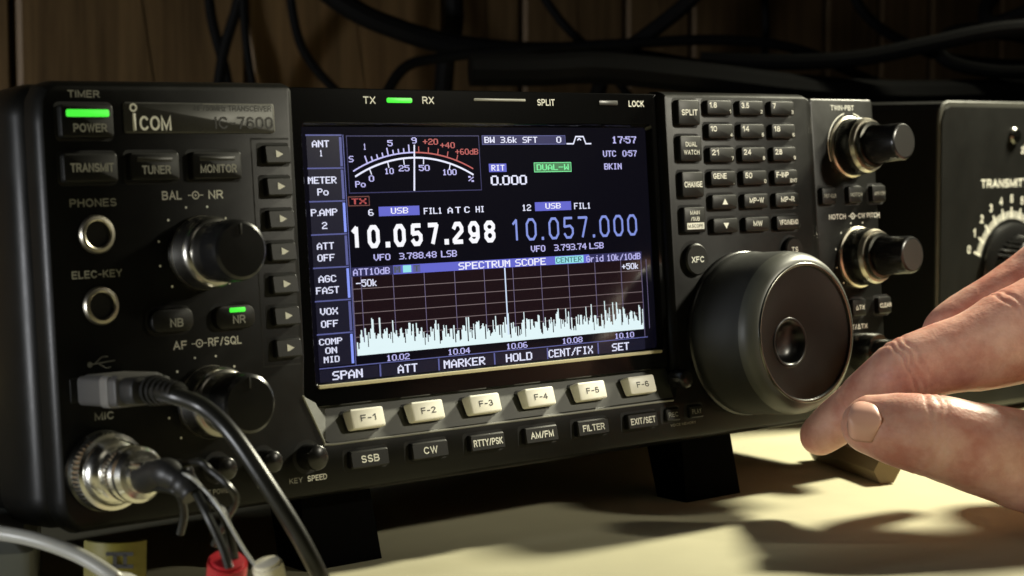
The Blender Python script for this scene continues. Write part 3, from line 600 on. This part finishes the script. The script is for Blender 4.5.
# knobs
def dual_knob(name, u, v, base, r0, r1, h0, h1, capm='knobcap', ridge=True):
    root = MB().lathe(u, v, [(r0+1.0,base),(r0+.8,base+.8),(r0,base+1.2),(r0,base+h0*.55),(r0-.5,base+h0*.8),(r0-1.2,base+h0),(r1-.5,base+h0)], 72, cap1=False).build(name, 'dark_satin', radio)
    MB().lathe(u, v, [(r0+.1,base+1.6),(r0+.12,base+h0*.5)], 90, knurl=((0,1),.25), cap1=False).build('knurled_ring', 'knob', root)
    MB().lathe(u, v, [(r0-.55,base+h0*.8),(r0-.35,base+h0*.86),(r0-1.0,base+h0+.12),(r0-2.3,base+h0+.15)], 90, cap1=False).build('bright_ring', 'satin', root)
    MB().lathe(u, v, [(r0+1.05,base+.1),(r0+.9,base+.9),(r0+.2,base+1.3)], 90, cap1=False).build('bright_ring', 'satin', root)
    c_ = MB(); c_.lathe(u, v, [(r1+.6,base+h0-.2),(r1+.5,base+h0+1.0),(r1,base+h0+1.6),(r1-.1,base+h1-1.2),(r1-.5,base+h1-.4),(r1-1.2,base+h1),(.01,base+h1)], 96, knurl=((2,3),.25), cap1=False)
    c_.build('knob_cap', 'knob', root)
    MB().lathe(u, v, [(r1-1.3,base+h1+.03),(.01,base+h1+.05)], 48, cap1=False).build('cap_disc', capm, root)
    if ridge: MB().rbox(u, v+r1*.62, .7, r1*.5, base+h1, base+h1+.12, .2, .05).build('pointer', 'print' if capm != 'knob' else 'knobcap', root)
    return root
for kv in (69.9, 29.4):
    root = MB().lathe(44.2, kv, [(10.2,0),(10.2,.9),(10.0,1.3),(9.7,7.0),(9.3,8.4),(8.6,9.0),(8.2,9.2),(8.0,13.6),(7.4,13.8)], 96, cap1=False).build('volume_knob', 'skirt', radio, ang=50)
    MB().lathe(44.2, kv, [(9.9,1.6),(10.05,2.1),(9.9,2.6)], 96, cap1=False).build('bright_ring', 'satin', root)
    MB().lathe(44.2, kv, [(7.6,13.2),(8.3,13.6),(8.2,19.6),(7.8,20.8),(7.0,21.4),(.01,21.5)], 96, knurl=((1,2),.16), cap1=False).build('knob_cap', 'knob', root)
    MB().rbox(44.2, kv+5.6, .6, 3.0, 21.4, 21.6, .2, .05).build('pointer', 'knobcap', root)
for u, v in ((321.8, 97.6), (323.3, 57.0)):
    k_ = dual_knob('passband_knob', u, v, -2, 10.4, 6.9, 9.5, 25, 'knobcap', False)
    MB().lathe(u, v, [(8.6,7.4),(8.8,7.9),(8.4,9.4),(7.2,9.6)], 72, knurl=((1,2),.2), cap1=False).build('knurled_ring', 'dark_satin', k_)
MB().lathe(321.3, 22, [(7.2,-2),(7.0,6),(6.4,7.2),(4.8,7.2),(4.6,12),(4.2,12.8),(.01,12.8)], 60, cap1=False).build('clarifier_knob', 'dark_satin', radio)
for u, v, r_ in ((32.6,11.2,3.2), (45.6,11.3,3.3), (60.4,11.5,3.2), (75.0,11.0,3.7)):
    k_ = MB().lathe(u, v, [(r_,0),(r_,4.6),(r_-.3,5.6),(r_-1.0,6.1),(.01,6.2)], 40, cap1=False).build('small_knob', 'knob', radio)
    MB().lathe(u, v, [(r_+1.2,.03),(.01,.03)], 30, cap1=False).build('knob_well', 'keyside', k_)
MB().lathe(223.6, 20.4, [(3.2,-1),(3.2,4.0),(2.8,4.8),(2.0,5.2),(.01,5.3)], 36, cap1=False).build('small_knob', 'knob', radio)
# main tuning dial
DU, DV = 257.6, 33.4
MB().lathe(DU, DV, [(28.4,-.2),(28.4,1.4),(28.0,1.9),(27.0,2.2),(26.5,2.2)], 96, cap1=False).build('dial_flange', 'knob', radio)
d_ = MB().lathe(DU, DV, [(27.6,2.0),(28.0,3.0),(28.0,6.0),(27.6,6.5),(27.6,20.6),(27.45,22.6)], 128, cap1=False).build('tuning_dial', 'rubber', radio, ang=50)
def circ(cu, cv, r, h, n=128): return [P(cu+r*math.cos(2*math.pi*i/n), cv+r*math.sin(2*math.pi*i/n), h) for i in range(n)]
MB().lathe(DU, DV, [(27.45,22.5),(27.1,24.2),(26.4,25.7),(25.4,27.0),(24.4,27.9),(23.6,28.1)], 128, cap1=False).build('dial_rim', M.setdefault('rim', mat('dial_rim', (.060,.062,.052), .42, bump=(2000,.2,.04))), d_, ang=60)  # lighter than the rubber to paint the front light on the rim
EU, EV = DU-7.6, DV-2.8
fc = MB().loft([circ(DU,DV,23.7,27.6), circ(DU,DV,23.4,28.4), circ(DU,DV,22.9,28.6), circ(DU,DV,22.5,28.3), circ(DU,DV,22.2,27.6), circ(EU,EV,8.4,27.4), circ(EU,EV,7.9,27.3)], False, False).build('dial_face', 'dialface', d_, ang=40)
MB().lathe(DU, DV, [(23.6,28.0),(23.45,28.5),(22.9,28.68),(22.5,28.35)], 128, cap1=False).build('dial_trim', 'dark_satin', d_, ang=60)
MB().loft([circ(EU,EV,8.5,27.2), circ(EU,EV,8.2,27.6), circ(EU,EV,7.7,27.7), circ(EU,EV,7.1,27.3), circ(EU,EV,6.4,26.0), circ(EU,EV,5.4,24.8), circ(EU,EV,4.0,24.0), circ(EU,EV,2.0,23.6), circ(EU,EV,.3,23.5)], False, True).build('finger_dimple', M.setdefault('dimple', mat('dimple_gloss', (.003,.003,.003), .30, spec=.3)), d_, ang=60)
# feet
def foot(u0, u1, y0, y1, ztop, zbot):
    b = MB(); b.loft([[(u0-2,y0-1.5,zbot),(u1+2,y0-1.5,zbot),(u1+2,y1,zbot),(u0-2,y1,zbot)], [(u0,y0,ztop),(u1,y0,ztop),(u1,y1+4,ztop),(u0,y1+4,ztop)]])
    return b
cT, sT = math.cos(TILT), math.sin(TILT)
def lz(y, z=0):                                   # local z of world height z at local depth y
    return (z-24+y*sT)/cT
for u in (80, 236):
    b = MB(); b.loft([[(u-1,10,lz(10)),(u+26,10,lz(10)),(u+26,24,lz(24)),(u-1,24,lz(24))], [(u,12,1),(u+24,12,1),(u+24,30,1),(u,30,1)]]); b.build('foot', 'foot', radio)
for u in (20, 290):
    b = MB(); b.loft([[(u,215,lz(215)),(u+20,215,lz(215)),(u+20,235,lz(235)),(u,235,lz(235))], [(u,215,1.5),(u+20,215,1.5),(u+20,235,1.5),(u,235,1.5)]]); b.build('foot', 'foot', radio)

# ------------------------------------------------------------------ antenna tuner on the right
TY, TX0, TX1, TZ1 = 60, 492, 790, 141
tun = empty('antenna_tuner', (438.7, TY, 0)); tun.scale = (.925, .925, .925); tag(tun, 'black antenna tuner box with numbered transmitter dial, right of the radio', 'tuner')
b = MB(); b.prism([(4,-6),(TX1-TX0,-6),(TX1-TX0,TZ1),(9,TZ1),(5.5,TZ1-1),(3.2,TZ1-4),(2.4,TZ1-9)], [(-220,0),(-6,0),(-.8,0),(0,.8)]); b.build('case', 'tuner', tun, ang=25)
b = MB(); b.prism([(4,-6),(TX1-TX0,-6),(TX1-TX0,TZ1),(9,TZ1),(5.5,TZ1-1),(3.2,TZ1-4),(2.4,TZ1-9)], [(-1,-.3),(0,-.3),(.3,.2)]); b.build('trim_frame', 'tunedge', tun, ang=25)
b = MB(); b.prism([(5.4,-4),(TX1-TX0-4,-4),(TX1-TX0-4,TZ1-2.4),(9.8,TZ1-2.4),(6.4,TZ1-3.6),(4.0,TZ1-9)], [(-.5,0),(.9,0)]); tf = b.build('front_plate', 'tuner', tun)
for x in (20, 270):
    for y in (10, 195): MB().box(x, x+16, y, y+16, -10.2, -5, 1).build('foot', 'foot', tun)
DX, DZ = 60, 59.0
b = MB(); b.lathe(DX, DZ, [(24,.5),(24,3),(22,4.5),(18,5),(17,14),(15.6,15),(.01,15)], 72, knurl=((3,4),.9), cap1=False); dk = b.build('tuning_knob', 'knob', tun)
MB().lathe(DX, DZ, [(14.8,15.05),(13.4,15.6),(.01,15.6)], 60, cap1=False).build('cap_disc', 'chrome', dk)
b = MB()
for i in range(61):
    a_ = R(-70+140*i/60); l = 5.5 if i % 6 == 0 else 3.6; s_, c_ = math.sin(a_), math.cos(a_); r0 = 26.0; w2 = .28 if i % 6 else .5
    b.quad(P(DX+r0*s_-w2*c_, DZ+r0*c_+w2*s_, .98), P(DX+r0*s_+w2*c_, DZ+r0*c_-w2*s_, .98), P(DX+(r0+l)*s_+w2*c_, DZ+(r0+l)*c_-w2*s_, .98), P(DX+(r0+l)*s_-w2*c_, DZ+(r0+l)*c_+w2*s_, .98))
b.build('dial_scale', 'print', tf, smooth=False)
for i in range(11):
    a_ = R(-70+14*i); text(str(i), DX+35.6*math.sin(a_), DZ+35.6*math.cos(a_), .98, 3.9, None, 'print', tf, bold=.015)
text('TRANSMITTER', 58.5, 102.2, .98, 4.0, 47, 'print', tf, bold=.02)
MB().lathe(61, 125, [(4.2,.5),(4.2,1.6),(3.4,2.6),(.01,3.0)], 32, cap1=False).build('screw_head', 'dark_satin', tf)
text('ANTENNA', 82, 121, .98, 3.6, 25, 'print', tf); text('3', 68, 118, .98, 3.6, None, 'print', tf)

for c_ in tun.children: c_.location.z = 10.2*S
# ------------------------------------------------------------------ tan block lying on the desk by the dial
b = MB(); b.tube([(335, 34, 5), (325, 10, 5), (314.5, -15, 5)], 5.4, 6, 1)
tb = b.build('wooden_rod', 'tan', ang=25); tag(tb, 'short tan wooden rod lying on the desk below the hand', 'rod')

# ------------------------------------------------------------------ cables in front
C0 = Vector((-215.32,-431.38,125.69)); FW = Vector((.64405,.76051,-.08258)); RT = Vector((.76312,-.64626,0)); UP = Vector((.05337,.06302,.99658))
def W3(px, py, d):       # helper used once to write down measured positions: direction from the survey point
    return C0+FW*d+RT*((px-512)/1853.14*d)+UP*((288-py)/1853.14*d)
def rl(u, v, h):         # radio panel coordinates to world
    q = P(u, v, h); return Vector((q.x, q.y*cT+q.z*sT, 24-q.y*sT+q.z*cT))
usb = empty('usb_plug', rl(13.2, 35.8, .6), (-TILT, 0, 0)); tag(usb, 'grey and black usb plug with thick black cable hanging from the socket', 'usb plug')
def lp(e, p): # world -> local of a tilted empty
    d = Vector(p)-e.location/S; return Vector((d.x, d.y*cT-d.z*sT, d.y*sT+d.z*cT))
b = MB(); b.rbox(-.5, 0, 14.5, 7.6, 0, 20, 1.4, .8); b.rbox(-.5, 2.0, 13.4, 4.4, 2, 19.0, 1.4, .6); b.build('plug_body', 'usbgrey', usb)
b = MB(); b.rbox(-.5, 0, 15.1, 8.2, 12.5, 16.5, 1.4, .2); b.build('grip_band', M.setdefault('usbband', mat('usb_band', (.17,.165,.155), .4)), usb)
b = MB(); b.rbox(-.5, .2, 12, 6.8, 19.5, 26, 2.4, .8)
for i in range(6): b.lathe(-.5+i*.15, .1-i*.1, [(1.5,26+i*2.0),(3.9-i*.22,26.2+i*2.0),(3.9-i*.22,27.3+i*2.0),(1.5,27.5+i*2.0)], 20, cap1=False)
b.build('strain_relief', 'boot', usb)
path = [lp(usb, rl(11.6,36,24)), lp(usb, rl(12.4,35,36)), lp(usb, W3(203,407,452)), lp(usb, W3(232,434,447)), lp(usb, W3(266,483,444)), lp(usb, W3(298,534,444)), lp(usb, W3(321,578,446)), lp(usb, W3(345,626,452)), lp(usb, (18,-190,2.3)), lp(usb, (60,-260,2.3)), lp(usb, (150,-330,2.3))]
MB().tube(path, 2.15, 16, 8).build('cable', 'cable', usb)

mic = empty('microphone_plug', rl(11.2, 14.6, .3), (-TILT, 0, 0)); tag(mic, 'silver round microphone plug at lower left with thin wires hanging from it', 'microphone plug')
MB().lathe(0, 0, [(10.6,0),(10.6,1.6),(9.9,2.4),(9.2,2.4)], 64, cap1=False).build('socket_flange', 'dark_satin', mic)
MB().lathe(0, 0, [(8.8,1.6),(10.0,2.0),(10.3,2.8),(10.3,5.4),(9.9,6.2),(8.9,6.6)], 110, knurl=((2,3),.35), cap1=False).build('coupling_ring', 'chrome', mic)
MB().lathe(0, 0, [(8.9,6.4),(8.7,7.4),(8.0,8.8),(7.0,9.6),(6.3,9.9),(6.2,14.0)], 64, cap1=False).build('barrel', 'chrome', mic)
MB().lathe(0, 0, [(6.0,13.8),(7.1,14.1),(7.4,14.8),(7.4,16.6),(6.7,17.4),(6.7,18.0),(7.1,18.4),(7.1,19.8),(6.2,21.0),(4.6,21.3),(4.4,23),(.01,23.1)], 96, knurl=((2,3),.3), cap1=False).build('collar', 'chrome', mic)
b = MB(); b.rbox(.2, .6, 8.0, 3.4, 21.0, 27.5, 1.2, .6); b.lathe(3.0, 2.8, [(1.1,22),(1.1,29),(.8,29.3),(.01,29.4)], 14, cap1=False); b.lathe(-3.0, 2.8, [(1.1,22),(1.1,27.5),(.8,27.8),(.01,27.9)], 14, cap1=False); b.build('cable_clamp', 'chrome', mic)
MB().tube([lp(mic, rl(11.2,13.6,22)), lp(mic, W3(163,472,452)), lp(mic, W3(182,482,448)), lp(mic, W3(193,496,446))], lambda t: 3.7-.9*t+.35*math.sin(t*19), 18, 6).build('boot', 'boot', mic)
def wire(pts, r, m_, **k): return MB().tube([lp(mic, p) for p in pts], r, 10, 8).build('wire', m_, mic)
wire([rl(11,14.5,28), W3(178,474,452), W3(198,490,447), W3(222,512,444), W3(232,545,444), W3(236,572,446)], 1.15, 'cable')
wire([rl(10,13.5,28), W3(182,478,450), W3(194,490,446), W3(208,516,442), W3(222,546,441), W3(229,568,441)], 1.1, 'cable')
wire([rl(12,14.5,29), W3(184,474,446), W3(205,490,444), W3(222,512,441), W3(243,548,440), W3(260,572,440)], .42, 'cable_grey')
wire([rl(12,15.5,28), W3(196,462,450), W3(212,472,448), W3(228,486,446), W3(236,500,448), W3(226,520,452), W3(214,545,456)], .9, 'cable')
wire([rl(10,12,27), W3(176,492,454), W3(184,512,456), W3(180,534,458)], 1.0, 'cable')
for n_, m_, p0, p1, r_ in (('red_sleeve','red',W3(228,558,444),W3(222,624,452),4.8), ('white_sleeve','whitep',W3(266,561,440),W3(286,632,446),3.7)):
    o_ = MB().tube([lp(mic,p0), lp(mic,p0+(p1-p0)*.06), lp(mic,p0+(p1-p0)*.15), lp(mic,p1)], lambda t, r_=r_: r_*(.45 if t < .02 else .85 if t < .34 else 1), 24, 3).build(n_, m_, mic)

g = MB(); g.tube([(-190,60,10), W3(-120,528,500), W3(-50,528,470), W3(0,533,462), W3(40,541,458), W3(80,556,455), W3(114,577,452), W3(150,606,450), (-60,-200,2.3), (-20,-300,2.3)], 1.9, 14, 8)
tag(g.build('white_cable', 'cable_grey'), 'pale grey cable curving across the bottom left corner', 'cable')
b = MB(); N_ = 14; fr = []; bk = []
c_ = W3(113, 560, 478)
for i in range(N_+1):
    t_ = i/N_; x_ = -8+16*t_; yy = 3.5*math.cos(math.pi*(t_-.5))
    q = c_+RT*x_-Vector((.64,.76,0))*yy
    fr.append(q)
b.loft([[q+Vector((0,0,-c_.z)) for q in fr], [q+Vector((0,0,5)) + RT*(.6) for q in fr]], False, False, closed=False)
b.loft([[q+Vector((.6,.7,-c_.z)) for q in fr], [q+Vector((.6,.7,5)) + RT*(.6) for q in fr]], False, False, closed=False)
tp = b.build('yellow_tag', 'yellow'); tag(tp, 'yellow tape tag with black marks among the cables at bottom left', 'tape tag')
b = MB()
for (a0_,a1_,z0,z1) in ((-1,6,1.6,2.6),(-1,6,-1.6,-.6),(.8,1.8,-1.0,2.0),(3.4,4.4,-1.0,2.0)):
    b.quad(c_+RT*a0_-FW*3.9+UP*z0, c_+RT*a1_-FW*3.9+UP*z0, c_+RT*a1_-FW*3.9+UP*z1, c_+RT*a0_-FW*3.9+UP*z1)
o_ = b.build('black_mark', 'printblk', tp, smooth=False)
# plain block put in for the grey-green patch in the bottom left corner
b = MB(); q = W3(0, 566, 470)
b.box(-60, 0, 0, 60, 0, q.z+5, 3); gb = b.build('grey_block', 'greybox'); gb.location = (q.x*S+.009, q.y*S, 0); gb.rotation_euler = (0, 0, R(-28))
tag(gb, 'plain grey block cut off by the bottom left corner', 'block')

# ------------------------------------------------------------------ cables hanging behind the radio
def bgc(pts, r, label, m_='cable_far'):
    o_ = MB().tube(pts, r*.82, 10, 8).build('hanging_cable', m_); tag(o_, label, 'cable', 'black cables hanging in front of the wood panelling'); return o_
BG = [
 ([(205,-40),(212,20),(225,70),(236,130)], 1000, 3.6, 'thin black cable dropping straight down the panelling, left of the crossing pair'),
 ([(250,-40),(236,10),(222,60),(214,130)], 980, 3.8, 'black cable leaning left, one of the crossing pair above the name plate'),
 ([(242,-40),(244,20),(250,70),(262,130)], 960, 2.6, 'thin cable right of the crossing pair above the name plate'),
 ([(286,-40),(294,20),(306,55),(335,90),(380,130)], 980, 3.2, 'thin black cable bowing right above the left edge of the screen'),
 ([(300,-30),(350,8),(400,30),(450,44),(520,52),(600,54),(700,70)], 940, 7.0, 'thick black cable sweeping down to the right above the screen'),
 ([(370,130),(400,72),(440,58),(520,50),(620,44),(720,40),(800,50),(900,90),(1060,118)], 930, 3.4, 'long black cable arching over the top of the radio'),
 ([(450,-40),(454,20),(446,60),(440,130)], 990, 6.5, 'thick black cable dropping behind the sweeping cable'),
 ([(470,70),(540,70),(600,68),(700,78),(800,90),(900,96),(1060,92)], 900, 10, 'thickest black cable bundle lying along the back of the radio'),
 ([(720,-40),(690,0),(640,40),(610,60),(590,120)], 950, 5.0, 'black cable falling diagonally left above the keypad'),
 ([(1070,26),(1000,30),(930,44),(860,58),(790,62),(700,60)], 900, 5.2, 'black cable running right from above the knobs'),
 ([(1070,-10),(1000,22),(985,12),(1000,-10),(1040,-30)], 930, 4.6, 'black cable loop in the upper right corner'),
 ([(1070,70),(1000,72),(950,62),(940,44),(970,30),(1070,44)], 920, 4.4, 'black cable loop above the tuner'),
 ([(840,-40),(862,10),(900,40),(960,60),(1060,66)], 970, 3.4, 'thin black cable curving right above the passband knobs'),
 ([(760,-40),(766,30),(758,120)], 1010, 2.6, 'thin black cable hanging straight above the keypad'),
 ([(520,-40),(560,20),(600,60),(640,110)], 1000, 3.0, 'thin black cable crossing down to the right above the screen centre'),
]
for pts, d, r_, lb in BG: bgc([W3(x, y, d+i*6) for i, (x, y) in enumerate(pts)], r_, lb)

# ------------------------------------------------------------------ the hand
HJ = dict(
 i=[(W3(1120,280,612),13.5), (W3(1070,312,606),16.5), (W3(1020,335,602),16.2), (W3(968,353,599),13.0), (W3(930,362,597),11.0), (W3(905,372,596),11.7), (W3(880,390,601),9.9), (W3(856,406,607),8.6), (W3(835,424,612),8.0), (W3(820,436,615),6.8)],
 t=[(W3(1190,505,600),17), (W3(1110,486,592),16), (W3(1040,466,580),16.0), (W3(985,450,573),14.6), (W3(930,435,570),12.9), (W3(897,430,572),11.8), (W3(872,425,575),9.6)],
 m=[(W3(1120,238,632),11.5), (W3(1070,252,630),11.5), (W3(1010,296,626),10.4), (W3(945,332,622),9.0), (W3(948,352,630),8.0), (W3(962,362,636),7.2), (W3(975,366,640),6.2)],
 r=[(W3(1140,250,650),11.5), (W3(1095,262,650),10.6), (W3(1060,310,652),9.0), (W3(1050,340,652),8.4), (W3(1062,362,648),7.4), (W3(1080,366,642),6.0)],
 p=[(W3(1150,290,668),10.5), (W3(1115,300,668),9.2), (W3(1090,340,664),7.8), (W3(1085,362,658),7.0), (W3(1096,374,652),5.6)],
 palm1=[(W3(1075,275,606),12.5), (W3(1180,340,612),16), (W3(1290,400,620),17)],
 palm2=[(W3(1090,245,630),12.5), (W3(1190,330,634),17), (W3(1290,395,632),18)],
 palm3=[(W3(1110,270,650),12.5), (W3(1200,350,650),16), (W3(1290,400,645),17)],
 palm4=[(W3(1125,310,668),11.5), (W3(1210,380,664),15), (W3(1290,412,656),16)],
 palm5=[(W3(1190,500,600),15), (W3(1240,440,612),18), (W3(1300,412,626),19)],
 web=[(W3(1100,320,604),10), (W3(1140,400,600),13), (W3(1150,470,598),14)],
 wrist=[(W3(1290,402,634),19), (W3(1390,430,620),23), (W3(1520,450,590),27), (W3(1760,480,540),36), (W3(2100,520,480),42)],
)
def sphere_sweep(b, chain, seg=20):
    pts = []
    for (p, r), (q, s_) in zip(chain, chain[1:]):
        n = max(2, int((q-p).length/2.0))
        for k in range(n): t_ = k/n; pts.append((p.lerp(q, t_), r+(s_-r)*t_))
    pts.append(chain[-1])
    for _ in range(4):                                     # soften bends
        pts = [pts[0]]+[((a[0]+c_[0]*2+d[0])/4, (a[1]+c_[1]*2+d[1])/4) for a, c_, d in zip(pts, pts[1:], pts[2:])]+[pts[-1]]
    d0 = (pts[1][0]-pts[0][0]).normalized(); d1 = (pts[-1][0]-pts[-2][0]).normalized()
    for a in (80, 60, 40, 20): pass
    head = [(pts[0][0]-d0*pts[0][1]*math.sin(R(a)), pts[0][1]*math.cos(R(a))) for a in (85, 65, 45, 22)]
    tail = [(pts[-1][0]+d1*pts[-1][1]*math.sin(R(a)), pts[-1][1]*math.cos(R(a))) for a in (22, 45, 65, 85)]
    pts = head+pts+tail; prev = None; loops = []
    for i, (p, r) in enumerate(pts):
        d = (pts[min(i+1,len(pts)-1)][0]-pts[max(i-1,0)][0]).normalized()
        a = d.cross(Vector((0,0,1))).normalized() if prev is None else (prev-d*prev.dot(d)).normalized()
        prev = a; e = d.cross(a); loops.append([p+(a*math.cos(2*math.pi*k/seg)+e*math.sin(2*math.pi*k/seg))*r for k in range(seg)])
    b.loft(loops)
hb = MB()
for k, ch in HJ.items(): sphere_sweep(hb, ch)
hand = hb.build('person', 'skin', smooth=True)
# merge the volumes into one continuous skin
md = hand.modifiers.new('r', 'REMESH'); md.mode = 'VOXEL'; md.voxel_size = .0009; md.use_smooth_shade = True
ms = hand.modifiers.new('s', 'SMOOTH'); ms.factor = .6; ms.iterations = 7
dg = bpy.context.evaluated_depsgraph_get(); me = bpy.data.meshes.new_from_object(hand.evaluated_get(dg)); hand.modifiers.clear()
# creases at the joints and small wrinkles pressed into the skin
creases = [(W3(905,366,594), W3(955,346,597), (-2.2, 0, 2.4), .55, 13), (W3(852,404,606), W3(878,384,600), (-1.2, 1.4), .4, 10), (W3(925,431,570), W3(985,442,573), (-2.5, 0, 2.4), .5, 14), (W3(1003,316,600), W3(1060,284,604), (0, 3), .5, 14)]
from mathutils import noise
me.calc_loop_triangles() if hasattr(me, 'calc_loop_triangles') else None
nor = [v.normal.copy() for v in me.vertices]
for v, n_ in zip(me.vertices, nor):
    p = v.co/S; dsp = 0
    for c_, q_, offs, dep, rad in creases:
        if (p-c_).length < rad+3:
            ax = (q_-c_).normalized(); t_ = (p-c_).dot(ax)+noise.noise(p*.16)*2.2
            fall = max(0, 1-((p-c_).length/(rad+3))**2)
            for o_ in offs: dsp -= dep*fall*math.exp(-((t_-o_)/.55)**2)
    dsp += noise.noise(p*.09)*.55 + noise.noise(p*.32)*.07
    v.co = (p+n_*dsp)*S
me.polygons.foreach_set('use_smooth', [True]*len(me.polygons))
me.materials.clear(); me.materials.append(M['skin']); hand.data = me
tag(hand, 'bare right hand reaching in from the right, index fingertip on the big tuning dial', 'person')
# thumbnail, a curved plate seated on the thumb tip
tc_ = W3(866, 425, 570.5); ax = (W3(925,431,570)-W3(864,424,573)).normalized()
nn = (-FW+UP*.35-RT*.15); nn = (nn-ax*nn.dot(ax)).normalized(); sd = ax.cross(nn)
b = MB(); rows = []
for i in range(13):
    t_ = i/12; x_ = -5.8+10.0*t_; wv = 7.9*math.sqrt(max(.02, 1-((t_-.52)/.53)**4)) if t_ < .5 else 7.9*math.sqrt(max(.02, 1-((t_-.5)/.52)**4))
    rows.append([tc_+ax*x_+sd*(wv*math.sin(R(a)))*1.0+nn*(10.2*math.cos(R(a))-10.2+7.4-(.9*(1-t_)**3)) for a in range(-58, 59, 8)])
b.loft(rows, False, False, closed=False); 
nail = b.build('thumbnail', 'nail', hand, recalc=False, ang=80)
mdl = nail.modifiers.new('t', 'SOLIDIFY'); mdl.thickness = .0003
